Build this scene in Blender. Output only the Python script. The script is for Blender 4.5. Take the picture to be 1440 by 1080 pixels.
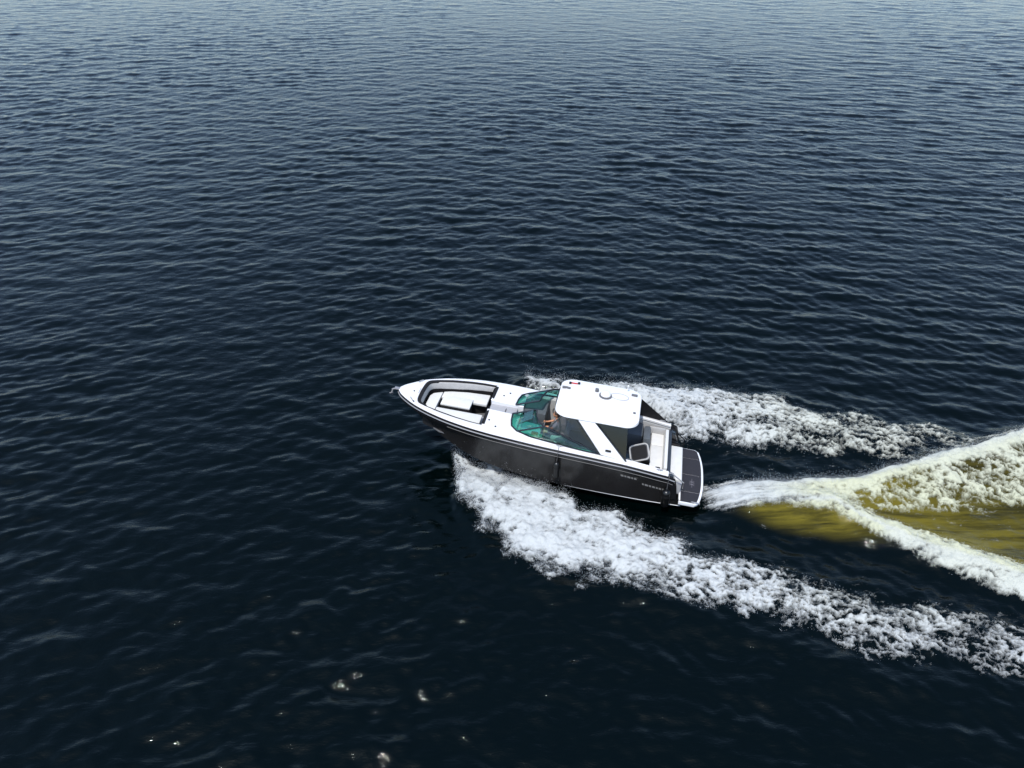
import bpy, bmesh, math, random
import numpy as np
from mathutils import Vector, Matrix
random.seed(7); RNG = np.random.default_rng(11)
R = math.radians
S = bpy.context.scene
for o in list(bpy.data.objects): bpy.data.objects.remove(o)

# ------------------------------------------------------------------ camera, sky, sun, exposure
CAM_H, CAM_PITCH, HFOV = 19.872, 0.62208, R(66.6)
cam = bpy.data.cameras.new('camera'); co = bpy.data.objects.new('camera', cam)
S.collection.objects.link(co)
co.location = (0, 0, CAM_H); co.rotation_euler = (math.pi/2 - CAM_PITCH, 0, 0)
cam.sensor_fit = 'HORIZONTAL'; cam.angle = HFOV; cam.clip_start = 0.1; cam.clip_end = 20000
S.camera = co
SUN_EL, SUN_AZ = R(64), R(-156)             # azimuth from +Y (ahead), negative = to the left
W = bpy.data.worlds.new('World'); S.world = W; W.use_nodes = True
nt = W.node_tree; nt.nodes.clear()
sky = nt.nodes.new('ShaderNodeTexSky'); sky.sky_type = 'NISHITA'; sky.sun_disc = False
sky.sun_elevation = SUN_EL; sky.sun_rotation = SUN_AZ
sky.air_density = 1.0; sky.dust_density = 0.8; sky.ozone_density = 1.2
bg = nt.nodes.new('ShaderNodeBackground'); bg.inputs[1].default_value = 0.15
out = nt.nodes.new('ShaderNodeOutputWorld')
nt.links.new(sky.outputs[0], bg.inputs[0]); nt.links.new(bg.outputs[0], out.inputs[0])
sl = bpy.data.lights.new('sun', 'SUN'); sl.energy = 2.6; sl.angle = R(0.5); sl.color = (1.0, 0.97, 0.93)
so = bpy.data.objects.new('sun', sl); S.collection.objects.link(so)
sd = Vector((math.sin(SUN_AZ)*math.cos(SUN_EL), math.cos(SUN_AZ)*math.cos(SUN_EL), math.sin(SUN_EL)))
so.rotation_euler = sd.to_track_quat('Z', 'Y').to_euler(); so.location = (0, 30, 60)
vs = S.view_settings; vs.view_transform = 'Standard'; vs.look = 'None'; vs.gamma = 1; vs.exposure = 0.75
vs.use_curve_mapping = False

# ------------------------------------------------------------------ pixel -> water helper (1440x1080 photo)
FPX = 720/math.tan(HFOV/2)
def at(px, py, z=0.0):
    c, s = math.cos(CAM_PITCH), math.sin(CAM_PITCH)
    a, b = (px-720)/FPX, (py-540)/FPX
    d = np.array([a, c - b*s, -s - b*c]); t = (z-CAM_H)/d[2]
    return d[0]*t, d[1]*t
def line(pts, z=0.0):
    a = np.array([at(x, y, z) for x, y in pts]); return a[np.argsort(a[:, 0])]

# ------------------------------------------------------------------ materials
MATS = {}
def mat(name, col, rough=0.5, metal=0.0, spec=0.5, coat=0.0, noise=0.0, nscale=8.0, bump=0.0, bscale=40.0):
    m = bpy.data.materials.new(name); m.use_nodes = True; n = m.node_tree; p = n.nodes['Principled BSDF']
    p.inputs['Base Color'].default_value = (*col, 1); p.inputs['Roughness'].default_value = rough
    p.inputs['Metallic'].default_value = metal; p.inputs['Specular IOR Level'].default_value = spec
    p.inputs['Coat Weight'].default_value = coat
    tc = n.nodes.new('ShaderNodeTexCoord')
    if noise:
        t = n.nodes.new('ShaderNodeTexNoise'); t.inputs['Scale'].default_value = nscale; t.inputs['Detail'].default_value = 5
        r = n.nodes.new('ShaderNodeMapRange'); r.inputs[1].default_value = .25; r.inputs[2].default_value = .75
        r.inputs[3].default_value = 1-noise; r.inputs[4].default_value = 1+noise
        x = n.nodes.new('ShaderNodeMix'); x.data_type = 'RGBA'; x.blend_type = 'MULTIPLY'; x.inputs[0].default_value = 1
        x.inputs[6].default_value = (*col, 1)
        n.links.new(tc.outputs['Object'], t.inputs['Vector']); n.links.new(t.outputs[0], r.inputs[0])
        n.links.new(r.outputs[0], x.inputs[7]); n.links.new(x.outputs[2], p.inputs['Base Color'])
    if bump:
        t = n.nodes.new('ShaderNodeTexNoise'); t.inputs['Scale'].default_value = bscale; t.inputs['Detail'].default_value = 3
        b = n.nodes.new('ShaderNodeBump'); b.inputs['Strength'].default_value = bump; b.inputs['Distance'].default_value = .01
        n.links.new(tc.outputs['Object'], t.inputs['Vector']); n.links.new(t.outputs[0], b.inputs['Height'])
        n.links.new(b.outputs[0], p.inputs['Normal'])
    MATS[name] = m; return m
def glass(name, tint, refl, rough=0.02):
    m = bpy.data.materials.new(name); m.use_nodes = True; n = m.node_tree; n.nodes.clear()
    o = n.nodes.new('ShaderNodeOutputMaterial'); mx = n.nodes.new('ShaderNodeMixShader')
    tr = n.nodes.new('ShaderNodeBsdfTransparent'); tr.inputs[0].default_value = (*tint, 1)
    gl = n.nodes.new('ShaderNodeBsdfGlossy'); gl.inputs['Roughness'].default_value = rough
    gl.inputs[0].default_value = (.93, .97, 1, 1)
    fr = n.nodes.new('ShaderNodeLayerWeight'); pw = n.nodes.new('ShaderNodeMath'); pw.operation = 'POWER'; pw.inputs[1].default_value = 4
    mp = n.nodes.new('ShaderNodeMath'); mp.operation = 'MULTIPLY_ADD'; mp.inputs[1].default_value = .6; mp.inputs[2].default_value = refl; mp.use_clamp = True
    n.links.new(fr.outputs['Facing'], pw.inputs[0]); n.links.new(pw.outputs[0], mp.inputs[0]); n.links.new(mp.outputs[0], mx.inputs[0])
    n.links.new(tr.outputs[0], mx.inputs[1]); n.links.new(gl.outputs[0], mx.inputs[2]); n.links.new(mx.outputs[0], o.inputs[0])
    MATS[name] = m; return m
mat('gelcoat', (.66, .66, .67), .28, coat=.3, noise=.03, nscale=1.5)
mat('gelcoat_grey', (.32, .32, .33), .5, noise=.06, nscale=6)
mat('charcoal', (.0125, .0118, .0118), .20, coat=.1, noise=.15, nscale=1.2)
mat('black_gloss', (.008, .008, .009), .22, coat=.3)
mat('black_matt', (.008, .008, .009), .8, spec=.25, bump=.3)
mat('rubber', (.003, .003, .0035), .3, noise=.2, nscale=12, bump=.2)
mat('steel', (.36, .35, .35), .45, metal=.6)
mat('vinyl_white', (.58, .575, .545), .55, noise=.05, nscale=5, bump=.25, bscale=14)
mat('vinyl_grey', (.34, .335, .325), .6, noise=.08, nscale=6, bump=.3, bscale=14)
mat('vinyl_slate', (.075, .085, .095), .6, noise=.12, nscale=6, bump=.3, bscale=14)
mat('vinyl_navy', (.020, .026, .036), .55, noise=.15, nscale=6)
mat('floor_mat', (.10, .10, .105), .7, noise=.15, nscale=10)
mat('decking', (.015, .012, .014), .6, noise=.22, nscale=9, bump=.3, bscale=60)
mat('seam', (.30, .29, .30), .6)
mat('deck_seam', (.20, .20, .21), .6)
mat('foam_print', (.16, .15, .165), .6)
mat('letter_grey', (.16, .155, .15), .4)
mat('skin', (.42, .19, .10), .5, noise=.08)
mat('hair', (.045, .022, .012), .6, noise=.3, nscale=30)
mat('shirt', (.36, .37, .40), .8, noise=.15, nscale=9, bump=.4, bscale=18)
mat('shorts', (.018, .024, .055), .8, noise=.15, nscale=9)
mat('towel', (.62, .62, .45), .9, noise=.25, nscale=9, bump=.5)
mat('towel_orange', (.55, .20, .06), .9, noise=.2, nscale=9, bump=.5)
mat('towel_green', (.06, .28, .17), .9, noise=.2, nscale=9, bump=.5)
mat('red_lens', (.45, .02, .02), .25)
mat('red_plastic', (.42, .06, .06), .45, noise=.15)
mat('rope', (.05, .05, .052), .8, noise=.3, nscale=60)
glass('green_glass', (.48, .80, .73), .06)
glass('smoke_glass', (.50, .50, .55), .03)
glass('dark_glass', (.20, .33, .44), .03)
M = MATS

# ------------------------------------------------------------------ mesh helpers
COL = S.collection
def obj(name, verts, faces, m, parent=None, smooth=True, auto=35):
    me = bpy.data.meshes.new(name); me.from_pydata([tuple(v) for v in verts], [], faces); me.validate()
    bm = bmesh.new(); bm.from_mesh(me); bmesh.ops.recalc_face_normals(bm, faces=bm.faces)
    if smooth:
        for f in bm.faces: f.smooth = True
        a = R(auto)
        for e in bm.edges:
            if len(e.link_faces) == 2 and e.calc_face_angle(0) > a: e.smooth = False
    bm.to_mesh(me); bm.free()
    o = bpy.data.objects.new(name, me); COL.objects.link(o); me.materials.append(M[m])
    if parent: o.parent = parent
    return o
def obm(name, bm, m, parent=None, smooth=True, auto=35):
    vs_ = [v.co.copy() for v in bm.verts]; bm.verts.index_update()
    fs = [[v.index for v in f.verts] for f in bm.faces]; bm.free()
    return obj(name, vs_, fs, m, parent, smooth, auto)
def tag(o, label, cat, group=None):
    o['label'] = label; o['category'] = cat
    if group: o['group'] = group
    return o
def loft(secs, closed=False, cap=False):
    n = len(secs[0]); v = [p for s in secs for p in s]; f = []
    for i in range(len(secs)-1):
        for j in range(n if closed else n-1):
            k = (j+1) % n; f.append([i*n+j, i*n+k, (i+1)*n+k, (i+1)*n+j])
    if cap: f.append(list(range(n))[::-1]); f.append([(len(secs)-1)*n+j for j in range(n)])
    return v, f
def tube(pts, r, seg=8, cap=True, rs=None):
    pts = [Vector(p) for p in pts]; secs = []
    for i, p in enumerate(pts):
        t = (pts[min(i+1, len(pts)-1)] - pts[max(i-1, 0)]).normalized()
        a = t.cross(Vector((0, 0, 1)) if abs(t.z) < .9 else Vector((1, 0, 0))).normalized(); b = t.cross(a)
        rr = rs[i] if rs else r
        secs.append([p + a*(rr*math.cos(2*math.pi*j/seg)) + b*(rr*math.sin(2*math.pi*j/seg)) for j in range(seg)])
    return loft(secs, True, cap)
def merge(*vf):
    V, F = [], []
    for v, f in vf: F += [[i+len(V) for i in q] for q in f]; V += list(v)
    return V, F
def rbox(c, size, bev=.03, rot=None, seg=2):
    bm = bmesh.new(); bmesh.ops.create_cube(bm, size=1)
    bmesh.ops.scale(bm, vec=size, verts=bm.verts)
    if bev: bmesh.ops.bevel(bm, geom=bm.edges[:]+bm.verts[:], offset=bev, segments=seg, affect='EDGES', profile=.6)
    if rot: bmesh.ops.rotate(bm, matrix=rot, verts=bm.verts, cent=(0, 0, 0))
    bmesh.ops.translate(bm, vec=c, verts=bm.verts)
    bm.verts.index_update(); v = [x.co.copy() for x in bm.verts]; f = [[q.index for q in y.verts] for y in bm.faces]; bm.free()
    return v, f
def prism(poly, off, bev=0):
    """polygon of 3-D points extruded by the vector off"""
    off = Vector(off); n = len(poly); v = [Vector(p) for p in poly] + [Vector(p)+off for p in poly]
    f = [list(range(n))[::-1], [n+i for i in range(n)]] + [[i, (i+1) % n, n+(i+1) % n, n+i] for i in range(n)]
    if bev:
        bm = bmesh.new(); bv = [bm.verts.new(x) for x in v]
        for q in f: bm.faces.new([bv[i] for i in q])
        bmesh.ops.recalc_face_normals(bm, faces=bm.faces)
        bmesh.ops.bevel(bm, geom=bm.edges[:], offset=bev, segments=2, affect='EDGES', profile=.6)
        bm.verts.index_update(); v = [x.co.copy() for x in bm.verts]; f = [[q.index for q in y.verts] for y in bm.faces]; bm.free()
    return v, f
def rrect(cx, cy, lx, ly, r, n=6):
    """rounded rectangle outline in xy"""
    o = []
    for sx, sy, a0 in ((1, 1, 0), (-1, 1, 90), (-1, -1, 180), (1, -1, 270)):
        for k in range(n+1):
            a = R(a0 + 90*k/n); o.append((cx+sx*(lx/2-r)+r*math.cos(a), cy+sy*(ly/2-r)+r*math.sin(a)))
    return o
def sph(c, r, sc=(1, 1, 1), seg=16, rings=10, zmin=-1):
    secs = []
    for i in range(rings+1):
        a = -math.pi/2 + math.pi*i/rings; z = math.sin(a)
        if z < zmin: continue
        rr = max(math.cos(a), .003)
        secs.append([(c[0]+r*sc[0]*rr*math.cos(2*math.pi*j/seg), c[1]+r*sc[1]*rr*math.sin(2*math.pi*j/seg), c[2]+r*sc[2]*z) for j in range(seg)])
    return loft(secs, True, True)
def spline(xs, ys):
    xs, ys = np.array(xs, float), np.array(ys, float)
    d = np.gradient(ys, xs)
    def f(x):
        i = int(np.clip(np.searchsorted(xs, x)-1, 0, len(xs)-2)); h = xs[i+1]-xs[i]; t = (x-xs[i])/h
        return float((2*t**3-3*t*t+1)*ys[i]+(t**3-2*t*t+t)*h*d[i]+(-2*t**3+3*t*t)*ys[i+1]+(t**3-t*t)*h*d[i+1])
    return f

# ------------------------------------------------------------------ numpy noise
PERM = RNG.permutation(4096); GA = RNG.random(4096)*2*np.pi; GX, GY = np.cos(GA), np.sin(GA)
def gnoise(x, y, seed=0):
    xi = np.floor(x).astype(np.int64); yi = np.floor(y).astype(np.int64); fx = x-xi; fy = y-yi
    def g(a, b, dx, dy):
        h = PERM[(PERM[(a+seed*57) & 4095] + b) & 4095]; return GX[h]*dx + GY[h]*dy
    u = fx*fx*fx*(fx*(fx*6-15)+10); v = fy*fy*fy*(fy*(fy*6-15)+10)
    a = g(xi, yi, fx, fy); b = g(xi+1, yi, fx-1, fy); c = g(xi, yi+1, fx, fy-1); d = g(xi+1, yi+1, fx-1, fy-1)
    return (a+(b-a)*u + ((c+(d-c)*u)-(a+(b-a)*u))*v)*1.5
def fbm(x, y, octs=5, seed=0, gain=.55):
    s = 0; a = 1; tot = 0
    for k in range(octs):
        s = s + a*gnoise(x*2**k + 17.3*k, y*2**k - 9.1*k, seed+k); tot += a*a; a *= gain
    return s/math.sqrt(tot)
def sstep(a, b, x):
    t = np.clip((x-a)/(b-a), 0, 1); return t*t*(3-2*t)

# ------------------------------------------------------------------ open-water waves (sum of many short-crested components)
NW = 130
lam = np.exp(RNG.uniform(np.log(.36), np.log(4.2), NW)); kk = 2*np.pi/lam
sysA = RNG.random(NW) < .5
th = np.where(sysA, R(108), R(74)) + RNG.normal(0, R(24), NW)      # travel directions
slope = .0245*np.where(lam < 1.0, 1.0, (1.0/lam)**.9)*np.where(lam < .7, (lam/.7)**.5, 1)
amp = slope/kk*RNG.uniform(.6, 1.4, NW); ph = RNG.random(NW)*2*np.pi
def open_waves(x, y):
    h = np.zeros_like(x)
    wl = 1-sstep(-25, 25, x)
    for i in range(NW):
        wgt = (.55+.9*wl) if sysA[i] else (1.45-.9*wl)
        p = kk[i]*(np.cos(th[i])*x + np.sin(th[i])*y) + ph[i]
        s = np.sin(p); h += amp[i]*wgt*(s + .08*np.cos(2*p))
    # gusty patches: rougher and calmer areas
    return h*(1.38-.38*sstep(13, 38, y))*(1-.45*sstep(32, 115, y))*(.95+.35*gnoise(x/9.0, y/14.0, 91)+.35*gnoise(x/38.0, y/60.0, 95))

# ------------------------------------------------------------------ wake layout (from the photo, on the water plane)
P_OUT = line([(636, 640), (642, 690), (690, 752), (745, 792), (815, 818), (870, 812), (960, 838), (1040, 866), (1130, 903), (1200, 922), (1300, 942), (1440, 958), (1640, 985)], .08)
P_IN = line([(640, 625), (690, 650), (720, 664), (760, 678), (800, 697), (840, 712), (880, 727), (910, 741), (950, 760), (1000, 778), (1060, 790), (1130, 806), (1200, 822), (1300, 838), (1440, 868), (1640, 905)], .08)
S_OUT = line([(720, 528), (757, 534), (830, 540), (905, 546), (1000, 548), (1040, 550), (1100, 563), (1150, 576), (1250, 588), (1300, 598), (1400, 618), (1600, 650)], .1)
S_IN = line([(720, 548), (830, 572), (925, 594), (960, 612), (1000, 622), (1080, 640), (1120, 656), (1200, 654), (1300, 650), (1400, 646), (1600, 668)], .1)
UP = line([(992, 684), (1080, 680), (1150, 681), (1200, 680), (1250, 670), (1320, 652), (1400, 634), (1440, 622), (1640, 565)], .35)
LO = line([(992, 706), (1100, 705), (1170, 711), (1230, 738), (1300, 768), (1370, 790), (1440, 815), (1640, 890)], .25)
OL = line([(992, 708), (1040, 724), (1100, 743), (1170, 757), (1240, 765), (1270, 770), (1640, 900)], .05)
def fy(L, x): return np.interp(x, L[:, 0], L[:, 1])
X0P, X0S, X0W = P_OUT[0, 0], at(720, 538)[0], at(992, 700)[0]

# boat pose: x forward from the swim-platform edge, y to port, z up
BX, BY, YAW, TRIM, HEEL = 2.6673, 22.4509, 2.93825, R(4), R(3)
RB = (Matrix.Rotation(YAW, 3, 'Z') @ Matrix.Rotation(-TRIM, 3, 'Y') @ Matrix.Rotation(HEEL, 3, 'X'))
def b2w(p): return RB @ (Vector(p)-Vector((4.5, 0, 0))) + Vector((BX, BY, 0))

def wake(x, y):
    """height, lumpy foam density, thin foam, olive tint for points of the water plane"""
    # boat frame on the plane
    cx, sx = math.cos(YAW), math.sin(YAW)
    bx = (x-BX)*cx + (y-BY)*sx + 4.5; by = -(x-BX)*sx + (y-BY)*cx
    h = np.zeros_like(x); D = np.zeros_like(x); T = np.zeros_like(x); O = np.zeros_like(x)
    wob = fbm(x/1.5, y/1.5, 5, 3, .62)*.20 + gnoise(x/3.4, y/3.4, 21)*.12
    # port bow wave
    yo, yi = fy(P_OUT, x), fy(P_IN, x); w = np.maximum(yi-yo, .05)
    t = (y-yo)/w + wob
    inx = sstep(X0P-.45, X0P+.75, x + .55*fbm(x/.9, y/.7, 4, 5, .6))
    t = t + .22*fbm(x/.8, y/.8, 3, 9)*(1-sstep(0, 4, x))
    env = sstep(-.22, .30, t)*(1-sstep(.70, 1.16, t))*inx
    dens = np.interp(x, [-3, -1, 3, 5, 8, 11, 16, 25], [.80, .96, .92, .78, .63, .53, .47, .38])
    D = np.maximum(D, env*dens)
    h += inx*np.interp(x, [-2.5, 0, 4, 10, 20], [.28, .30, .22, .16, .12])*np.exp(-((t-.55)/.42)**2)
    h += inx*np.interp(x, [-2, 4, 12, 20], [.10, .16, .14, .10])*np.exp(-((y-yo+.55)/.75)**2)
    T = np.maximum(T, .50*sstep(-.3, .3, t)*(1-sstep(.9, 1.5, t))*inx*np.interp(x, [-2, 5, 16], [.7, 1, .9]))
    # starboard wave
    yo, yi = fy(S_OUT, x), fy(S_IN, x); w = np.maximum(yo-yi, .05); t = (yo-y)/w + wob
    inx = sstep(X0S-.4, X0S+.5, x)
    env = sstep(-.10, .15, t)*(1-sstep(.72, 1.08, t))*inx
    dens = np.interp(x, [.2, .8, 1.6, 2.4, 4, 5.7, 9, 11, 14, 19, 25], [0, .52, .66, .34, .58, .80, .72, .62, .51, .44, .36])
    D = np.maximum(D, env*dens)
    h += inx*np.interp(x, [0, 6, 10, 20], [.35, .42, .30, .14])*np.exp(-((t-.40)/.38)**2)
    T = np.maximum(T, .42*sstep(-.4, .3, t)*(1-sstep(1.0, 1.7, t))*inx)
    # stern wash: two diverging limbs; aerated face between and below, its backlit olive glow put into colour
    yu, yl, yb = fy(UP, x), fy(LO, x), fy(OL, x); inx = sstep(X0W-.3, X0W+.9, x)
    hu = np.interp(x, [7, 9, 12, 15, 20, 28], [.10, .30, .48, .72, .85, .7]); du = y-yu + wob*.5
    ridge = np.where(du > 0, np.exp(-(du/np.interp(x, [7, 14, 20], [.30, .55, .7]))**2), np.exp(-(du/np.interp(x, [7, 12, 20], [.5, 1.2, 1.9]))**2))
    h += inx*hu*ridge
    hl = np.interp(x, [7, 9, 12, 15, 22], [.08, .22, .34, .36, .3]); dl = y-yl + wob*.6
    wl = np.interp(x, [7, 9, 12, 14, 17, 25], [.14, .24, .44, .74, 1.0, 1.2])
    h += inx*hl*np.where(dl < 0, np.exp(-(dl/np.interp(x, [7, 10, 13, 16], [.6, .95, .8, .7]))**2), np.exp(-(dl/(wl*1.3))**2))
    D = np.maximum(D, inx*np.exp(-np.abs(dl/wl)**3)*np.interp(x, [7, 9, 12, 18], [.70, .74, 1.0, 1.08]))
    crest = np.where(du > 0, 1-sstep(.02, .34, du), 1-sstep(.15, np.interp(x, [7, 12, 16, 20], [.30, .6, .9, 1.1]), -du))
    D = np.maximum(D, inx*crest*np.interp(x, [7, 9, 14], [.66, .9, 1.12]))
    face = sstep(.0, .25, -du)*(1-sstep(np.interp(x, [9, 12, 16, 20], [.3, .9, 1.9, 2.5]), np.interp(x, [9, 12, 16, 20], [.7, 1.5, 2.6, 3.4]), -du))*sstep(9.2, 12, x)
    D = np.maximum(D, inx*face*.60)
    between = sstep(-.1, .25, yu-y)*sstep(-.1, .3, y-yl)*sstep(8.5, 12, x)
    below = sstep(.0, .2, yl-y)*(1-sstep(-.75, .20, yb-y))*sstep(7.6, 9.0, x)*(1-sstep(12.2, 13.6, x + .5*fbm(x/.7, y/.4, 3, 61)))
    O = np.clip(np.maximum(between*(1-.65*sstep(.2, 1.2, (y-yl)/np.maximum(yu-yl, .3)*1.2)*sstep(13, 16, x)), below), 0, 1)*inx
    T = np.maximum(T, inx*.44*between)
    # streaks straight behind the platform and along the hull side
    st = sstep(X0W-.4, X0W+.2, x)*(1-sstep(9.5, 13, x))*sstep(-.15, .15, y-yl)*(1-sstep(.25, .60, (y-yu)/np.interp(x, [6, 7.5, 11], [2.4, 1.8, .9])))
    D = np.maximum(D, .62*st*(1-sstep(8.5, 11.5, x)))
    core = sstep(X0W-.1, X0W+.5, x)*(1-sstep(11.8, 13.4, x))*sstep(-.12, .12, y-yl)*(1-sstep(.05, .35, y-yu))
    D = np.maximum(D, .92*core)
    T = np.maximum(T, .62*st)
    side = sstep(-.5, .6, bx-(-6.0))*(1-sstep(2.0, 6.5, bx))*np.exp(-((by-1.95)/.6)**2)
    T = np.maximum(T, .42*side)
    rough = np.exp(-((by)/5.0)**2)*(1-sstep(2, 9, bx))
    T = np.maximum(T, .20*rough*sstep(-24, -2, bx))
    # trough that the hull cuts, and the hollow behind it
    hullm = sstep(-1.5, .4, bx)*(1-sstep(8.4, 9.6, bx))
    h -= .30*hullm*(1-sstep(1.25, 2.3, np.abs(by)))
    h -= .16*np.exp(-((by-2.4)/.8)**2)*(1-sstep(.5, 4, bx))*sstep(-9, -1, bx)
    h -= .14*np.exp(-((by+2.4)/.9)**2)*(1-sstep(0, 4, bx))*sstep(-9, -1, bx)
    # choppy turbulence in all broken water
    tb = np.clip(D*1.2 + T, 0, 1)
    h += tb*(fbm(x/.75, y/.75, 5, 41, .6)*.065)
    return h, D, T, O, tb
def water_h(x, y, full=False):
    x = np.asarray(x, float); y = np.asarray(y, float)
    h0 = open_waves(x, y)
    near = (x > -6) & (x < 34) & (y > 4) & (y < 38)
    h = np.zeros_like(x); D = np.zeros_like(x); T = np.zeros_like(x); O = np.zeros_like(x); tb = np.zeros_like(x)
    if near.any():
        a = wake(x[near], y[near]); h[near], D[near], T[near], O[near], tb[near] = a
    z = h0*(1-.55*tb) + h
    return (z, D, T, O) if full else z

# ------------------------------------------------------------------ water sheet (one mesh, finer where the boat is, out to the horizon)
def np_mesh(name, verts, quads, m, attrs=None):
    me = bpy.data.meshes.new(name); n, q = len(verts), len(quads)
    me.vertices.add(n); me.vertices.foreach_set('co', verts.astype(np.float32).ravel())
    k = quads.shape[1]
    me.loops.add(q*k); me.loops.foreach_set('vertex_index', quads.astype(np.int32).ravel())
    me.polygons.add(q); me.polygons.foreach_set('loop_start', np.arange(0, q*k, k, dtype=np.int32))
    me.polygons.foreach_set('use_smooth', np.ones(q, bool)); me.update(calc_edges=True)
    for an, av in (attrs or {}).items():
        me.attributes.new(an, 'FLOAT', 'POINT').data.foreach_set('value', av.astype(np.float32))
    me.materials.append(m); o = bpy.data.objects.new(name, me); COL.objects.link(o); return o
ys = [-120, -60, -30, -15, -6, -1, 2, 4, 5.5, 6.5]
y = 7.0
while y < 30: ys.append(y); y += .066
while y < 5200:
    ys.append(y); d = y-30; y += .066+.0035*d if d < 110 else (.45+.022*(d-110))
ys = np.array(ys); NC = 860
tt = np.linspace(-1, 1, NC); tt = np.sign(tt)*(.80*np.abs(tt)+.20*np.abs(tt)**4)/1.0
hw = 19+.98*np.clip(ys, 0, None)
GXX = tt[None, :]*hw[:, None] + np.where(ys < 45, 4.0, 4.0)[:, None]; GYY = np.repeat(ys[:, None], NC, 1)
gz, gD, gT, gO = water_h(GXX.ravel(), GYY.ravel(), True)
fade = 1-sstep(150, 420, np.hypot(GXX.ravel(), GYY.ravel())); gz = gz*fade
nr = len(ys); idx = np.arange(nr*NC).reshape(nr, NC)
Q = np.stack([idx[:-1, :-1], idx[:-1, 1:], idx[1:, 1:], idx[1:, :-1]], -1).reshape(-1, 4)

def water_material():
    m = bpy.data.materials.new('lake_water'); m.use_nodes = True; n = m.node_tree; L = n.links; n.nodes.clear()
    N = n.nodes.new
    def math_(op, a, b=None, c=None, clamp=False):
        x = N('ShaderNodeMath'); x.operation = op; x.use_clamp = clamp
        for i, v in enumerate((a, b, c)):
            if v is None: continue
            if isinstance(v, (int, float)): x.inputs[i].default_value = v
            else: L.new(v, x.inputs[i])
        return x.outputs[0]
    tc = N('ShaderNodeTexCoord'); out = N('ShaderNodeOutputMaterial')
    def noise(scale, sc=(1, 1, 1), rot=0, det=4, rough=.55, dist=0):
        mp = N('ShaderNodeMapping'); mp.inputs['Scale'].default_value = sc; mp.inputs['Rotation'].default_value = (0, 0, rot)
        t = N('ShaderNodeTexNoise'); t.inputs['Scale'].default_value = scale; t.inputs['Detail'].default_value = det
        t.inputs['Roughness'].default_value = rough; t.inputs['Distortion'].default_value = dist
        L.new(tc.outputs['Object'], mp.inputs['Vector']); L.new(mp.outputs[0], t.inputs['Vector']); return t.outputs[0]
    def attr(nm):
        a = N('ShaderNodeAttribute'); a.attribute_name = nm; return a.outputs['Fac']
    aT, aO = attr('thin'), attr('olive')
    # ripples
    r1 = noise(1.3, (.55, 1.25, 1), R(14), 5, .6, .3); r2 = noise(3.6, (.55, 1.3, 1), R(-16), 5, .62, .4)
    b1 = N('ShaderNodeBump'); b1.inputs['Strength'].default_value = 1; b1.inputs['Distance'].default_value = .034; L.new(r1, b1.inputs['Height'])
    b2 = N('ShaderNodeBump'); b2.inputs['Strength'].default_value = 1; b2.inputs['Distance'].default_value = .022; L.new(r2, b2.inputs['Height'])
    L.new(b1.outputs[0], b2.inputs['Normal'])
    deep = N('ShaderNodeMix'); deep.data_type = 'RGBA'; deep.inputs[6].default_value = (.0001, .0014, .0015, 1); deep.inputs[7].default_value = (.112, .092, .010, 1)  # olive end: light coming through the translucent wash, painted as base colour
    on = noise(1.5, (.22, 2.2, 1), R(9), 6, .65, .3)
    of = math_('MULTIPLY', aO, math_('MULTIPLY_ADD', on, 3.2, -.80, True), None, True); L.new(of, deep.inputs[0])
    p = N('ShaderNodeBsdfPrincipled'); L.new(deep.outputs[2], p.inputs['Base Color'])
    p.inputs['Roughness'].default_value = .035; p.inputs['IOR'].default_value = 1.24; p.inputs['Specular Tint'].default_value = (.88, 1.0, .97, 1)
    L.new(b2.outputs[0], p.inputs['Normal'])
    # thin lacy foam lying on broken water
    f1 = noise(2.6, (.7, 1.3, 1), R(-10), 8, .68, .8); f2 = noise(9, (.7, 1.3, 1), R(-10), 5, .7, .4)
    fn = math_('ADD', math_('MULTIPLY', f1, .7), math_('MULTIPLY', f2, .3))
    thr = math_('SUBTRACT', .80, math_('MULTIPLY', aT, .52))
    fm = N('ShaderNodeMapRange'); fm.interpolation_type = 'SMOOTHSTEP'; L.new(math_('SUBTRACT', fn, thr), fm.inputs[0])
    fm.inputs[1].default_value = -.01; fm.inputs[2].default_value = .17; fm.inputs[3].default_value = 0; fm.inputs[4].default_value = .62
    ff = math_('MULTIPLY', fm.outputs[0], math_('GREATER_THAN', aT, .01))
    fo = N('ShaderNodeBsdfPrincipled'); fo.inputs['Base Color'].default_value = (.40, .42, .41, 1); fo.inputs['Roughness'].default_value = .8
    fo.inputs['Specular IOR Level'].default_value = .1; L.new(b2.outputs[0], fo.inputs['Normal'])
    mx = N('ShaderNodeMixShader'); L.new(ff, mx.inputs[0]); L.new(p.outputs[0], mx.inputs[1]); L.new(fo.outputs[0], mx.inputs[2])
    L.new(mx.outputs[0], out.inputs[0]); return m
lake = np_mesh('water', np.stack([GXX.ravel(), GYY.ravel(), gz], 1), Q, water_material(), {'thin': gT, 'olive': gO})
lake['kind'] = 'structure'; lake['label'] = 'dark blue rippled lake water'

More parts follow.
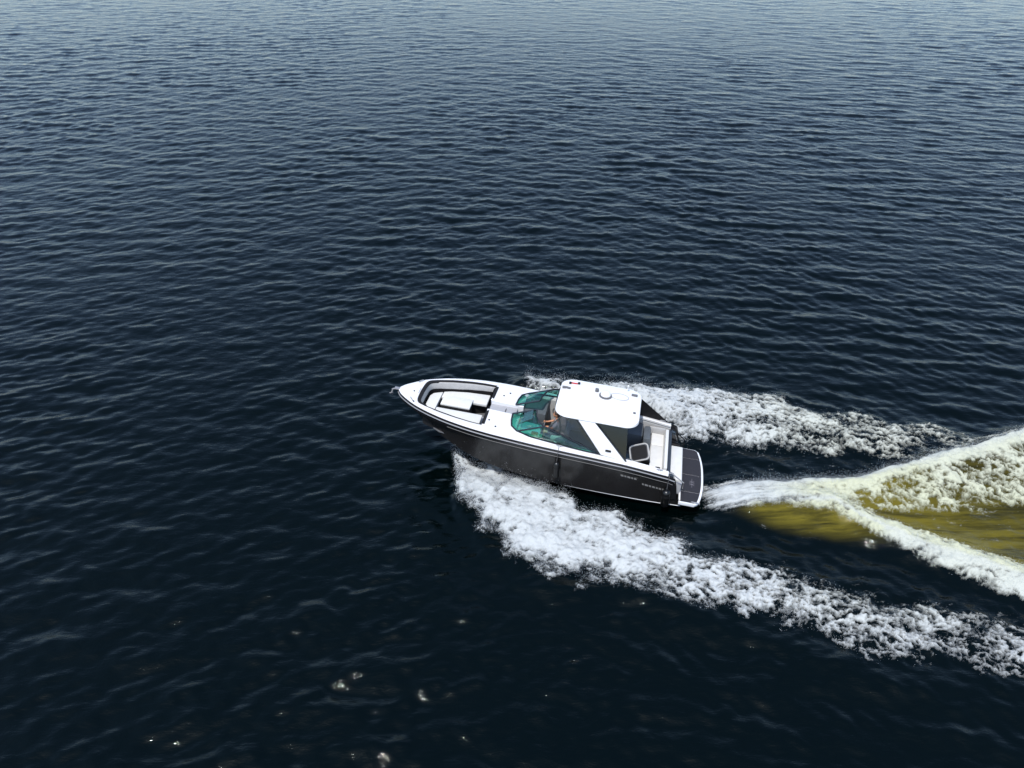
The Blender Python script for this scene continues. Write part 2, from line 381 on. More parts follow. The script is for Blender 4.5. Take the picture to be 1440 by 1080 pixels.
# ------------------------------------------------------------------ lumpy foam of the wake (real relief that rises out of the water)
def foam_material():
    m = bpy.data.materials.new('white_foam'); m.use_nodes = True; n = m.node_tree; L = n.links; N = n.nodes.new; n.nodes.clear()
    out = N('ShaderNodeOutputMaterial'); tc = N('ShaderNodeTexCoord')
    a = N('ShaderNodeAttribute'); a.attribute_name = 'body'
    c = N('ShaderNodeAttribute'); c.attribute_name = 'olive'
    def noise(scale, det, rough, dist=0):
        t = N('ShaderNodeTexNoise'); t.inputs['Scale'].default_value = scale; t.inputs['Detail'].default_value = det
        t.inputs['Roughness'].default_value = rough; t.inputs['Distortion'].default_value = dist
        L.new(tc.outputs['Object'], t.inputs['Vector']); return t.outputs[0]
    n1 = noise(8, 7, .68, .35); n2 = noise(16, 4, .6)
    s = N('ShaderNodeMath'); s.operation = 'MULTIPLY_ADD'; L.new(n1, s.inputs[0]); s.inputs[1].default_value = .42; L.new(a.outputs['Fac'], s.inputs[2])
    r = N('ShaderNodeMapRange'); r.interpolation_type = 'SMOOTHSTEP'; L.new(s.outputs[0], r.inputs[0])
    r.inputs[1].default_value = .08; r.inputs[2].default_value = .64
    bp = N('ShaderNodeBump'); bp.inputs['Strength'].default_value = .7; bp.inputs['Distance'].default_value = .03; L.new(n1, bp.inputs['Height'])
    b2 = N('ShaderNodeBump'); b2.inputs['Strength'].default_value = .5; b2.inputs['Distance'].default_value = .008; L.new(n2, b2.inputs['Height']); L.new(bp.outputs[0], b2.inputs['Normal'])
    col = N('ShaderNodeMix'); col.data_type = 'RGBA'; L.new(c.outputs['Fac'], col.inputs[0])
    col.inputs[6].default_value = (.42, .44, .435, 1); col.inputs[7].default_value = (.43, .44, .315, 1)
    p = N('ShaderNodeBsdfPrincipled'); L.new(col.outputs[2], p.inputs['Base Color']); p.inputs['Roughness'].default_value = .85
    p.inputs['Specular IOR Level'].default_value = .15; L.new(b2.outputs[0], p.inputs['Normal'])
    t = N('ShaderNodeBsdfTransparent'); mx = N('ShaderNodeMixShader')
    L.new(r.outputs[0], mx.inputs[0]); L.new(t.outputs[0], mx.inputs[1]); L.new(p.outputs[0], mx.inputs[2]); L.new(mx.outputs[0], out.inputs[0])
    return m
STEP = .042
fx0 = np.arange(-4.0, 27, STEP); fy0 = np.arange(9.5, 32, STEP)
FX, FY = np.meshgrid(fx0, fy0)
_, FD, FT, FO, _ = wake(FX.ravel(), FY.ravel()); FD = FD.reshape(FX.shape)
cand = FD > .12
for ax in (0, 1):
    for sft in (1, -1): cand |= np.roll(cand, sft, ax)
ii = np.full(FX.shape, -1); ii[cand] = np.arange(cand.sum())
px_, py_ = FX[cand], FY[cand]
fz, fD, fT, fO = water_h(px_, py_, True)
ca, sa = math.cos(R(18)), math.sin(R(18)); ua, va = px_*ca-py_*sa, px_*sa+py_*ca
wx = fbm(px_/.9, py_/.9, 3, 71)*.30; wy = fbm(px_/.9, py_/.9, 3, 77)*.30
blob = fbm((ua+wx)/1.5, (va+wy)/.75, 4, 51, .55)
rdg = 1-2.6*np.abs(fbm((ua+.5*wx)/.55, (va+.5*wy)/.33, 5, 57, .66))
hole = np.clip(fbm((ua+.5*wx)/.40, (va+.5*wy)/.26, 4, 67, .6)-.40, 0, 1)
fine = fbm(px_/.13, py_/.13, 2, 73)
strk = sstep(6.2, 7.0, px_)*(1-sstep(8.6, 11.5, px_))*(np.abs(py_-21) < 2.2)
nzs = fbm(px_/2.2, (py_-.02*px_)/.13, 4, 63, .6)
solid = sstep(.62, .95, fD)
nz = .26*blob + .26*rdg*(1-.50*solid) - .50*hole + .11*fine
nz = nz*(1-strk) + strk*(.34*nzs + .3*nz)
body = .98*fD - .55 + 1.1*nz*sstep(.02, .3, fD)
lump = np.clip(body, -.25, .6)
hz = fz + .012 + .05*sstep(.0, .22, body) + .11*lump + np.clip(body, 0, .5)*.17*fbm(px_/.5, py_/.5, 4, 83, .55)
c00, c10, c11, c01 = ii[:-1, :-1], ii[:-1, 1:], ii[1:, 1:], ii[1:, :-1]
ok = (c00 >= 0) & (c10 >= 0) & (c11 >= 0) & (c01 >= 0)
q = np.stack([c00[ok], c10[ok], c11[ok], c01[ok]], -1)
q = q[body[q].max(1) > -.16]
used, inv = np.unique(q, return_inverse=True); q = inv.reshape(-1, 4)
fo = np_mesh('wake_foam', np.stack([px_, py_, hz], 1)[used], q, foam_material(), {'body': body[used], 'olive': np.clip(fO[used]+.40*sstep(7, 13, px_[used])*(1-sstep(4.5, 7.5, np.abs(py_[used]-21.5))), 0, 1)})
fo['kind'] = 'stuff'; fo['label'] = 'churned white foam of the bow waves and stern wash'
print('foam faces', len(q), 'water faces', len(Q))

# ------------------------------------------------------------------ flying spray: many small drops
def drops(name, P, r, label):
    n = len(P); base = np.array([(1, 1, 1), (1, -1, -1), (-1, 1, -1), (-1, -1, 1)], float)*.75
    ft = np.array([(0, 1, 2), (0, 3, 1), (0, 2, 3), (1, 3, 2)])
    st = RNG.uniform(.6, 1.5, (n, 1, 3))
    V = P[:, None, :] + base[None]*r[:, None, None]*st
    F = (ft[None] + (np.arange(n)*4)[:, None, None]).reshape(-1, 3)
    o = np_mesh(name, V.reshape(-1, 3), F, M['spray'], None); o['kind'] = 'stuff'; o['label'] = label; return o
mat('spray', (.66, .69, .70), .6)
def scatter(n, band, hscale, rr):
    """drops above foam cells chosen with the weights in band"""
    w = band/band.sum(); k = RNG.choice(len(px_), n, p=w)
    x = px_[k]+RNG.normal(0, .05, n); y = py_[k]+RNG.normal(0, .05, n)
    z = fz[k] + np.clip(body[k], 0, .5)*.17 + RNG.exponential(1, n)*hscale[k]
    return np.stack([x, y, z], 1), RNG.uniform(*rr, n)
isP = (py_ < fy(P_IN, px_)+.6)
isS = (py_ > fy(S_IN, px_)-.5) & (py_ > fy(UP, px_)+.6)
isW = ~isP & ~isS
edge = np.exp(-((body-.02)/.16)**2)*(fD > .2)
sets = []
sets.append(scatter(38000, isP*(edge+.25*(body > 0))*np.interp(px_, [-2.5, 3, 7, 12], [2.6, 1.2, .25, .05]), np.interp(px_, [-2.5, 0, 4, 12], [.22, .16, .07, .03]), (.003, .0075)))
sets.append(scatter(20000, isS*(edge+.25*(body > 0))*np.interp(px_, [4, 9, 13], [1, .6, .06]), np.interp(px_, [0, 6, 10, 18], [.16, .14, .07, .03]), (.003, .0075)))
du_ = np.abs(py_-fy(UP, px_)); dl_ = np.abs(py_-fy(LO, px_))
sets.append(scatter(42000, isW*(np.exp(-(du_/.3)**2)*1.2+np.exp(-(dl_/.45)**2)+.05)*(body > -.1), .02+.09*np.exp(-(du_/.4)**2)+.05*np.exp(-(dl_/.5)**2), (.003, .0075)))
# sheet thrown out by the forward chine on both sides
n = 14000; u = RNG.random(n); v = RNG.random(n)**.7
for sgn, cnt in ((1, 14000), (-1, 8000)):
    bxp = 9.3-3.6*u[:cnt]; root = np.array([tuple(b2w((a, sgn*1.30, .05))) for a in bxp]); tgt = np.array([tuple(b2w((a-.9, sgn*2.75, 0))) for a in bxp])
    pp = root + (tgt-root)*v[:cnt, None]; pp[:, 2] = np.maximum(.05, root[:, 2]*0+.12) + np.sin(v[:cnt]*np.pi)*RNG.uniform(.1, .55, cnt)*(1-u[:cnt]*.6)
    pp += RNG.normal(0, .05, pp.shape); sets.append((pp, RNG.uniform(.003, .008, cnt)))
drops('spray', np.concatenate([a for a, b in sets]), np.concatenate([b for a, b in sets]), 'fine white spray drops thrown up along the wake')

# ================================================================== the boat
boat = bpy.data.objects.new('motorboat', None); COL.objects.link(boat)
boat.matrix_world = Matrix.Translation(b2w((0, 0, 0))) @ RB.to_4x4()
tag(boat, 'charcoal and white motorboat with white hardtop speeding across the lake', 'motorboat')
fb = spline([0.7, 1.4, 3, 5, 7, 8, 9, 10, 10.5, 11, 11.4, 11.65, 11.8], [1.56, 1.62, 1.67, 1.69, 1.69, 1.65, 1.52, 1.26, 1.06, .80, .50, .26, .03])
fs = lambda x: float(np.interp(x, [0.7, .94, 1.06, 1.16, 1.4, 2.2, 3, 4, 5, 6, 7, 8, 9, 10, 11, 11.8], [.46, .50, 1.10, 1.40, 1.47, 1.575, 1.655, 1.71, 1.75, 1.80, 1.86, 1.91, 1.95, 1.975, 1.98, 1.96]))
fk = spline([0.7, 4, 7, 8.5, 9.3, 9.8, 10.4, 10.8, 11.3, 11.6, 11.8], [-.50, -.48, -.42, -.28, -.08, .16, .48, .84, 1.36, 1.68, 1.86])
fc = spline([0.7, 4, 6, 8, 9, 10, 10.8, 11.4, 11.8], [.12, .10, .14, .34, .58, .94, 1.30, 1.62, 1.88])
def yc(x): return fb(x)*float(np.interp(x, [0.7, 6, 8.5, 10, 11.2, 11.8], [.93, .90, .82, .70, .52, .4]))
HX = [.70, .82, .94, 1.0, 1.06, 1.11, 1.16] + list(np.linspace(1.3, 8, 20)) + list(np.linspace(8.3, 11.2, 16)) + list(np.linspace(11.28, 11.8, 8))
def half(x, sg):
    b, zs, zk, zc, c = fb(x), fs(x), fk(x), fc(x), yc(x)
    P = [(0, zk), (c*.5, zk+(zc-zk)*.46), (c*.93, zc-.03), (c, zc)]
    for t in (.12, .3, .5, .7, .86, 1): P.append((c+(b-c)*(t**1.35), zc+(zs-zc)*t))
    return [(x, sg*a, z) for a, z in P]
secs = [half(x, -1)[::-1] + half(x, 1)[1:] for x in HX]
v, f = loft(secs); f.append(list(range(len(secs[0]))))
hull = obj('hull', v, f, 'charcoal', boat, auto=28)
# bands and rails that follow the sheer
def sheer_path(off, dz, x0=1.16, x1=11.79, n=70):
    xs = x0 + (x1-x0)*np.sin(np.linspace(0, np.pi/2, n)); p = [(x, fb(x)+off, fs(x)+dz) for x in xs]
    if x1 < 11.5: return p
    return p + [(x, -y, z) for x, y, z in p[::-1]]
def ribbon(dz0, dz1, off0, off1, name, m, parent, th=.012):
    a, b = sheer_path(off0, dz0), sheer_path(off1, dz1)
    secs = [[(p[0], p[1], p[2]), (q[0], q[1], q[2]), (q[0], q[1]*.985, q[2]), (p[0], p[1]*.985, p[2])] for p, q in zip(a, b)]
    v, f = loft(secs, True); return obj(name, v, f, m, parent)
ribbon(-.005, -.085, .022, .020, 'gunwale_band', 'black_gloss', hull)
v, f = tube(sheer_path(.03, -.105), .022, 6); obj('rub_rail', v, f, 'steel', hull)
ribbon(-.13, -.27, .012, -.004, 'hull_band', 'black_gloss', hull)
v, f = tube([(x, fb(x)-.002-(fb(x)-yc(x))*.03, fs(x)-.30) for x in np.linspace(1.2, 9.5, 40)], .009, 5); obj('accent_line', v, f, 'letter_grey', hull)
for sg in (1, -1):
    v, f = tube([(x, sg*(yc(x)+.012), fc(x)+.005) for x in np.linspace(.75, 5.0, 22)], .010, 6, True, list(np.linspace(.013, .002, 22))); obj('chine_stripe', v, f, 'gelcoat', hull)
# small lettering blocks on the port quarter (illegible in the photo)
def side_pt(x, dz, out=.012):
    zs, zc, c, b = fs(x), fc(x), yc(x), fb(x); z = zs-dz; t = (z-zc)/(zs-zc); return Vector((x, c+(b-c)*t**1.35+out, z))
for x0, dz, ws in ((3.05, .50, (.10, .07, .11, .06, .09)), (2.25, .66, (.06, .12, .08, .10, .07, .09, .06))):
    vf = []; x = x0
    for wd in ws:
        a, b, c_, d = side_pt(x, dz), side_pt(x-wd, dz), side_pt(x-wd-.02, dz+.07), side_pt(x-.02, dz+.07)
        vf.append(prism([a, b, c_, d], (0, -.01, 0))); x -= wd+.035
    v, f = merge(*vf); obj('hull_lettering', v, f, 'letter_grey', hull)

# ---- deck
deck_parts = []
def inner_outline(n=64):
    pts = [(8.25, 1.31), (8.7, 1.29), (9.25, 1.22), (9.9, 1.08), (10.45, .91), (10.74, .79), (10.85, .66), (10.89, .45), (10.91, 0)]
    p = pts + [(a, -b) for a, b in pts[::-1][1:]]
    p = np.array(p); d = np.r_[0, np.cumsum(np.hypot(*np.diff(p, axis=0).T))]; u = np.linspace(0, d[-1], n)
    return np.stack([np.interp(u, d, p[:, 0]), np.interp(u, d, p[:, 1])], 1)
def outer_outline(n=64):
    xs = 8.25+(11.795-8.25)*np.sin(np.linspace(0, np.pi/2, 400)); p = np.array([(x, fb(x)) for x in xs]); p = np.r_[p, p[::-1]*[1, -1]]
    d = np.r_[0, np.cumsum(np.hypot(*np.diff(p, axis=0).T))]; u = np.linspace(0, d[-1], n)
    return np.stack([np.interp(u, d, p[:, 0]), np.interp(u, d, p[:, 1])], 1)
io, oo = inner_outline(), outer_outline()
secs = []
for (ix, iy), (ox, oy) in zip(io, oo):
    zs = fs(min(ox, 11.8)); zi = fs(min(ix, 11.8))+.055
    mx_, my_ = ox+(ix-ox)*.12, oy+(iy-oy)*.12
    secs.append([(ox, oy, zs-.01), (ox, oy, zs+.015), (mx_, my_, zs+.04), (ix+(ox-ix)*.08, iy+(oy-iy)*.08, zi), (ix, iy, zi-.01), (ix, iy, zi-.10)])
v1 = loft(secs)
def strip(x0, x1, yin, sg, n=24, drop=.12):
    secs = []
    for x in np.linspace(x0, x1, n):
        b, zs = fb(x), fs(x); yi = yin(x); cr = .05*(min(1, (b-yi)/.5))
        row = [(x, sg*b, zs-.01), (x, sg*b, zs+.015), (x, sg*(b-.05), zs+.035)]
        for t in (.35, .7): row.append((x, sg*(b-.05+(yi+.03-b+.05)*t), zs+.035+cr*t))
        row += [(x, sg*(yi+.02), zs+.04+cr), (x, sg*yi, zs+.02+cr), (x, sg*yi, zs-drop)]
        secs.append(row)
    return loft(secs)
vf = [v1]
for sg in (1, -1):
    vf.append(strip(7.0, 8.25, lambda x: .30, sg, 10, .5))
    vf.append(strip(1.42, 7.0, lambda x: 1.40 if x < 6.6 else 1.40-.3*(x-6.6)/.4, sg, 34))
v, f = merge(*vf); deck = obj('deck', v, f, 'gelcoat', boat, auto=40)
for sg in (1, -1):   # bulkheads closing the foredeck
    v, f = prism([(8.249, sg*.30, 1.0), (8.249, sg*.30, 1.93), (8.249, sg*1.3, 1.93), (8.249, sg*1.3, 1.0)], (-.02, 0, 0)); obj('bow_bulkhead', v, f, 'gelcoat_grey', deck, False)
# black trim round the bow cockpit
zi = lambda x: fs(min(x, 11.8))+.055
secs = []
for (ix, iy) in io:
    cx_, cy_ = 9.5, 0; d = Vector((cx_-ix, cy_-iy)).normalized(); wdt = .12 if ix > 10.5 else .055
    z = zi(ix); secs.append([(ix-d.x*.012, iy-d.y*.012, z+.004), (ix-d.x*.012, iy-d.y*.012, z+.018), (ix+d.x*wdt, iy+d.y*wdt, z-.01), (ix+d.x*wdt, iy+d.y*wdt, z-.05)])
v, f = loft(secs); obj('cockpit_trim', v, f, 'black_matt', deck)
for sg in (1, -1):
    v, f = rbox((8.22, sg*.775, zi(8.25)+.004), (.12, .93, .05), .015); obj('cockpit_trim', v, f, 'black_matt', deck)
# grey padded coaming inside
secs = []
for (ix, iy) in io:
    d = Vector((9.5-ix, -iy)).normalized(); z = zi(ix)
    secs.append([(ix+d.x*.05, iy+d.y*.05, z-.045), (ix+d.x*.12, iy+d.y*.12, z-.06), (ix+d.x*.17, iy+d.y*.17, 1.80), (ix+d.x*.17, iy+d.y*.17, 1.75)])
v, f = loft(secs); obj('bow_coaming', v, f, 'vinyl_grey', boat)
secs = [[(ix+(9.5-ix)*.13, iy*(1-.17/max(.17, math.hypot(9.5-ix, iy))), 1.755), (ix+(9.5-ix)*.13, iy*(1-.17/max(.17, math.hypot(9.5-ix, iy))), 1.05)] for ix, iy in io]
v, f = loft(secs); obj('seat_gap_shade', v, f, 'black_matt', boat)  # black lining: the shade in the gap behind the seats, put into colour
# floor of the bow cockpit and walkway
v, f = prism([(7.0, .32, 1.08), (8.24, .32, 1.08), (8.24, 1.2, 1.08), (9.9, 1.0, 1.08), (10.7, .5, 1.08), (10.7, -.5, 1.08), (9.9, -1.0, 1.08), (8.24, -1.2, 1.08), (8.24, -.32, 1.08), (7.0, -.32, 1.08)], (0, 0, -.05)); obj('bow_floor', v, f, 'floor_mat', boat, False)
v, f = rbox((7.72, -.02, 1.80), (1.02, .58, .05), .015); wk = obj('walkway_lid', v, f, 'gelcoat_grey', boat)
v, f = tube([(7.62, -.12, 1.84), (7.62, -.02, 1.86), (7.62, .10, 1.84)], .012, 6); obj('latch', v, f, 'black_matt', wk)
# bow seats
def cushion(name, poly, z0, z1, m, bev=.035, parent=None):
    v, f = prism([(a, b, z0) for a, b in poly], (0, 0, z1-z0), bev); return obj(name, v, f, m, parent or boat, auto=50)
for sg in (1, -1):
    s_ = lambda l: [(a, b*sg) for a, b in (l if sg > 0 else l[::-1])]
    cushion('bow_bench', s_([(8.5, .62), (8.5, .97), (9.35, .88), (9.95, .74), (10.25, .60), (10.25, .36), (9.0, .45)]), 1.10, 1.58, 'black_matt')
    cushion('bow_cushion', s_([(8.42, .34), (8.42, 1.03), (9.3, .96), (9.92, .83), (10.2, .72), (10.2, .34)]), 1.58, 1.69, 'vinyl_white')
cushion('bow_cushion', [(10.22, -.68), (10.22, .68), (10.55, .50), (10.64, .30), (10.64, -.30), (10.55, -.50)], 1.50, 1.70, 'vinyl_white')
cushion('bow_ottoman', [(8.98, -.40), (8.98, .22), (10.08, .22), (10.08, -.40)], 1.10, 1.69, 'black_matt', .02)
cushion('ottoman_cushion', [(8.96, -.42), (8.96, .20), (10.10, .20), (10.10, -.42)], 1.69, 1.77, 'vinyl_white', .03)
cushion('bow_step', [(8.35, .12), (8.35, .58), (8.82, .58), (8.82, .12)], 1.10, 1.46, 'gelcoat_grey', .03)
# deck fittings
def cleat(x, y, z, yaw=0):
    rz = Matrix.Rotation(yaw, 3, 'Z')
    a = tube([rz @ Vector((-.11, 0, .05)) + Vector((x, y, z)), rz @ Vector((-.05, 0, .065)) + Vector((x, y, z)), rz @ Vector((.05, 0, .065)) + Vector((x, y, z)), rz @ Vector((.11, 0, .05)) + Vector((x, y, z))], .016, 6)
    b = tube([rz @ Vector((-.04, 0, 0)) + Vector((x, y, z)), rz @ Vector((-.04, 0, .06)) + Vector((x, y, z))], .016, 6)
    c = tube([rz @ Vector((.04, 0, 0)) + Vector((x, y, z)), rz @ Vector((.04, 0, .06)) + Vector((x, y, z))], .016, 6)
    v, f = merge(a, b, c); return obj('cleat', v, f, 'steel', deck)
cleat(11.1, .62, fs(11)+.03, -.9); cleat(11.1, -.62, fs(11)+.03, .9); cleat(5.35, 1.55, fs(5.3)+.05); cleat(5.35, -1.55, fs(5.3)+.05)
cleat(1.75, 1.52, fs(1.75)+.04); cleat(1.75, -1.52, fs(1.75)+.04)
for x, y in ((8.05, .95), (7.75, 1.25), (7.85, -.75), (7.65, -1.0), (11.15, .1), (10.98, .75)):
    v, f = sph((x, y, fs(x)+.075), .035, (1, 1, .5), 10, 6); obj('deck_fitting', v, f, 'black_matt', deck)
v, f = merge(rbox((11.78, 0, 1.96), (.34, .14, .05), .01), tube([(11.80, 0, 1.97), (12.02, 0, 1.90), (12.08, 0, 1.72)], .03, 8), prism([(12.10, -.16, 1.78), (12.02, 0, 1.60), (12.10, .16, 1.78), (12.02, 0, 1.74)], (.03, 0, .02)))
obj('anchor', v, f, 'steel', deck)
v, f = merge(tube([(10.98, -.18, 2.05), (10.98, .18, 2.05)], .02, 6), rbox((11.25, 0, 2.03), (.34, .26, .02), .008)); obj('anchor_hatch', v, f, 'gelcoat', deck)

# ---- windshield
BASE = [(7.30, .30, 1.975), (7.27, .70, 1.975), (7.20, 1.02, 1.965), (6.95, 1.26, 1.94), (6.4, 1.40, 1.895), (5.4, 1.46, 1.845), (4.5, 1.50, 1.80), (3.80, 1.50, 1.77)]
TOP = [(6.42, .30, 2.34), (6.36, .72, 2.34), (6.22, 1.06, 2.34), (6.00, 1.24, 2.335), (5.75, 1.31, 2.32), (5.05, 1.40, 2.13), (4.4, 1.46, 1.95), (3.82, 1.49, 1.79)]
def mir(P, sg): return [Vector((a, b*sg, c)) for a, b, c in P]
for sg in (1, -1):
    B, T = mir(BASE, sg), mir(TOP, sg)
    ws = bpy.data.objects.new('windshield', None); COL.objects.link(ws); ws.parent = boat; ws.location = (0, 0, 0)
    for a, b in ((0, 3), (3, 8)):
        bb, tp = B[a:b+1], T[a:b+1]
        v, f = loft([[p, q] for p, q in zip(bb, tp)]); g = obj('pane', v, f, 'green_glass', ws)
        g.modifiers.new('thick', 'SOLIDIFY').thickness = .008
    v, f = tube(T, .034, 6); obj('top_rail', v, f, 'black_gloss', ws)
    v, f = tube(B, .032, 6); obj('base_rail', v, f, 'black_gloss', ws)
    for k in (0, 3): v, f = tube([B[k], T[k]], .032, 6); obj('post', v, f, 'black_gloss', ws)
# centre pane swung open against the port pane
hp = [(6.98, .36, 2.06), (6.92, .93, 2.06), (6.47, .93, 2.36), (6.53, .36, 2.36)]
dw = bpy.data.objects.new('windshield_door', None); COL.objects.link(dw); dw.parent = boat
v, f = prism(hp, (.008, 0, .01)); obj('pane', v, f, 'green_glass', dw, False)
v, f = tube(hp+hp[:1], .016, 6); obj('door_frame', v, f, 'black_gloss', dw)
# dashboards
for sg in (1, -1):
    v, f = prism([(7.18, sg*.34, 1.80), (7.08, sg*1.0, 1.80), (6.75, sg*1.3, 1.80), (6.15, sg*1.36, 1.72), (6.15, sg*.34, 1.72)], (0, 0, -.7), .03); obj('dashboard', v, f, 'gelcoat' if sg > 0 else 'vinyl_slate', boat)
# ---- cockpit tub
secs = []
v, f = merge(prism([(1.42, -1.4, .72), (1.42, 1.4, .72), (7.0, 1.32, .72), (7.0, -1.32, .72)], (0, 0, -.04)))
obj('cockpit_floor', v, f, 'floor_mat', boat, False)
for sg in (1, -1):
    secs = [[(x, sg*1.395, fs(x)-.02), (x, sg*1.36, fs(x)-.06), (x, sg*1.33, .7)] for x in np.linspace(1.42, 6.95, 20)]
    v, f = loft(secs); obj('cockpit_side', v, f, 'vinyl_grey' if sg < 0 else 'black_matt', boat)
# helm seats, companion lounge, wet bar
def seat(x, y, m, name='helm_seat', w=.62, yaw=0):
    s_ = bpy.data.objects.new(name, None); COL.objects.link(s_); s_.parent = boat; s_.location = (x, y, 0); s_.rotation_euler = (0, 0, yaw)
    v, f = rbox((0, 0, 1.24), (.56, w, .16), .05); obj('seat', v, f, m, s_)
    v, f = rbox((-.30, 0, 1.60), (.15, w, .72), .06, Matrix.Rotation(R(-10), 3, 'Y')); obj('backrest', v, f, m, s_)
    v, f = rbox((0, 0, .95), (.34, .34, .44), .03); obj('pedestal', v, f, 'black_matt', s_); return s_
seat(5.0, -.75, 'vinyl_grey'); cs = seat(5.50, .38, 'vinyl_grey', 'companion_seat'); cs.location.z = .20
v, f = rbox((5.65, .5, .90), (1.05, 1.4, .42), .03); obj('helm_step', v, f, 'floor_mat', boat)
wheel = bpy.data.objects.new('steering_wheel', None); COL.objects.link(wheel); wheel.parent = boat; wheel.location = (5.82, -.75, 1.58); wheel.rotation_euler = (0, R(-58), 0)
ring = [(.19*math.cos(a), .19*math.sin(a), 0) for a in np.linspace(0, 2*math.pi, 25)]
v, f = tube(ring, .016, 6); obj('rim', v, f, 'black_matt', wheel)
v, f = merge(*[tube([(0, 0, 0), (.19*math.cos(a), .19*math.sin(a), 0)], .012, 5) for a in (0, 2.1, 4.2)]); obj('spoke', v, f, 'steel', wheel)
# slate lounge block under the hardtop's aft edge
cushion('lounge_seat', [(2.75, .35), (2.75, 1.25), (4.2, 1.25), (4.2, .35)], .74, 1.16, 'vinyl_slate', .05)
v, f = rbox((3.45, 1.22, 1.36), (1.4, .14, .46), .05); obj('lounge_backrest', v, f, 'vinyl_slate', boat)
cushion('wet_bar', [(2.45, -1.28), (2.45, -.45), (4.3, -.45), (4.3, -1.28)], .74, 1.50, 'vinyl_slate', .04)
v, f = rbox((2.26, -.62, 1.28), (.26, .86, .62), .08, Matrix.Rotation(R(8), 3, 'Y')); obj('lounge_headrest', v, f, 'vinyl_slate', boat)
# framed back panel of the aft companion seat
sp = bpy.data.objects.new('aft_seat', None); COL.objects.link(sp); sp.parent = boat; sp.location = (2.48, .66, 1.50)
sp.scale = (1.12, 1.12, 1.12)
sp.rotation_euler = (R(-28), R(24), R(4))
o_ = rrect(0, 0, .62, .58, .13); v, f = prism([(a, b, 0) for a, b in o_], (0, 0, .09), .02); obj('backrest', v, f, 'vinyl_navy', sp)
ft = [(a, b, .095) for a, b in rrect(0, 0, .60, .56, .12)]; v, f = tube(ft+ft[:1], .026, 6); obj('back_frame', v, f, 'vinyl_grey', sp)
o_ = rrect(0, 0, .50, .46, .09); v, f = prism([(a, b, .088) for a, b in o_], (0, 0, .012)); obj('mesh_panel', v, f, 'black_matt', sp)
v, f = rbox((-.02, .02, -.28), (.40, .40, .40), .04); obj('seat_base', v, f, 'black_matt', sp)
# aft bench
cushion('aft_bench', [(1.50, -1.25), (1.50, 1.18), (2.10, 1.18), (2.10, -1.25)], .74, 1.08, 'gelcoat', .03)
cushion('aft_cushion', [(1.60, -.42), (1.60, 1.14), (2.08, 1.14), (2.08, -.42)], 1.08, 1.19, 'vinyl_white', .04)
cushion('aft_cushion', [(1.60, -1.22), (1.60, -.44), (2.08, -.44), (2.08, -1.22)], 1.08, 1.19, 'vinyl_white', .04)
v, f = rbox((1.55, -.02, 1.27), (.13, 2.40, .40), .05, Matrix.Rotation(R(-6), 3, 'Y')); obj('aft_backrest', v, f, 'vinyl_white', boat)
v, f = rbox((1.90, -1.24, 1.28), (.62, .10, .34), .04); obj('side_backrest', v, f, 'vinyl_grey', boat)
v, f = rbox((1.78, 1.05, 1.23), (.18, .20, .13), .03); obj('drink_cooler', v, f, 'black_matt', boat)
# transom
v, f = rbox((1.40, 0, 1.0), (.11, 2.72, .78), .03); obj('transom_wall', v, f, 'vinyl_navy', boat)
v, f = rbox((1.08, 0.04, .62), (.50, 2.2, .50), .03); tr = obj('transom_locker', v, f, 'gelcoat_grey', boat)
cushion('sun_pad', [(.86, -.93), (.86, 1.08), (1.32, 1.08), (1.32, -.93)], .87, .97, 'vinyl_white', .035, None)
for sg in (1, -1):
    v, f = prism([(.72, sg*1.16, .40), (.72, sg*1.545, .40), (.72, sg*1.545, 1.0), (1.0, sg*1.58, 1.34), (1.42, sg*1.60, 1.44), (1.42, sg*1.22, 1.44), (1.0, sg*1.18, 1.2)], (0, 0, .001)) if False else loft([[(x, sg*1.16, .46), (x, sg*1.16, z), (x, sg*(fb(x)-.02), z), (x, sg*(fb(x)-.02), .46)] for x, z in ((.98, .60), (1.08, 1.0), (1.2, 1.28), (1.425, 1.38))], True, True)
    obj('transom_wing', v, f, 'black_gloss', boat)
    v, f = tube([(.80, sg*1.30, .80), (.80, sg*1.30, 1.05), (1.30, sg*1.34, 1.42), (1.40, sg*1.34, 1.40)], .022, 6); obj('grab_rail', v, f, 'black_matt' if sg < 0 else 'steel', boat)
v, f = prism([(.90, -1.10, .60), (1.34, -1.12, .60), (1.34, -1.12, 1.12), (.96, -1.10, .98)], (0, .03, 0)); obj('boarding_gate', v, f, 'black_gloss', boat)
# swim platform
def plat(n=30, inset=0.0):
    o = []
    ys_ = np.linspace(-1.62+inset, 1.62-inset, n)
    for y_ in ys_: o.append((.0+inset + .20*abs(y_/1.62)**2.6 + (.10 if abs(y_) > 1.55-inset else 0)*(1 if inset == 0 else .6), y_))
    return o
ol = plat(); poly = [(.86, -1.62)] + ol + [(.86, 1.62)]
v, f = prism([(a, b, .30) for a, b in poly], (0, 0, .14), .02); pf = obj('swim_platform', v, f, 'gelcoat', boat)
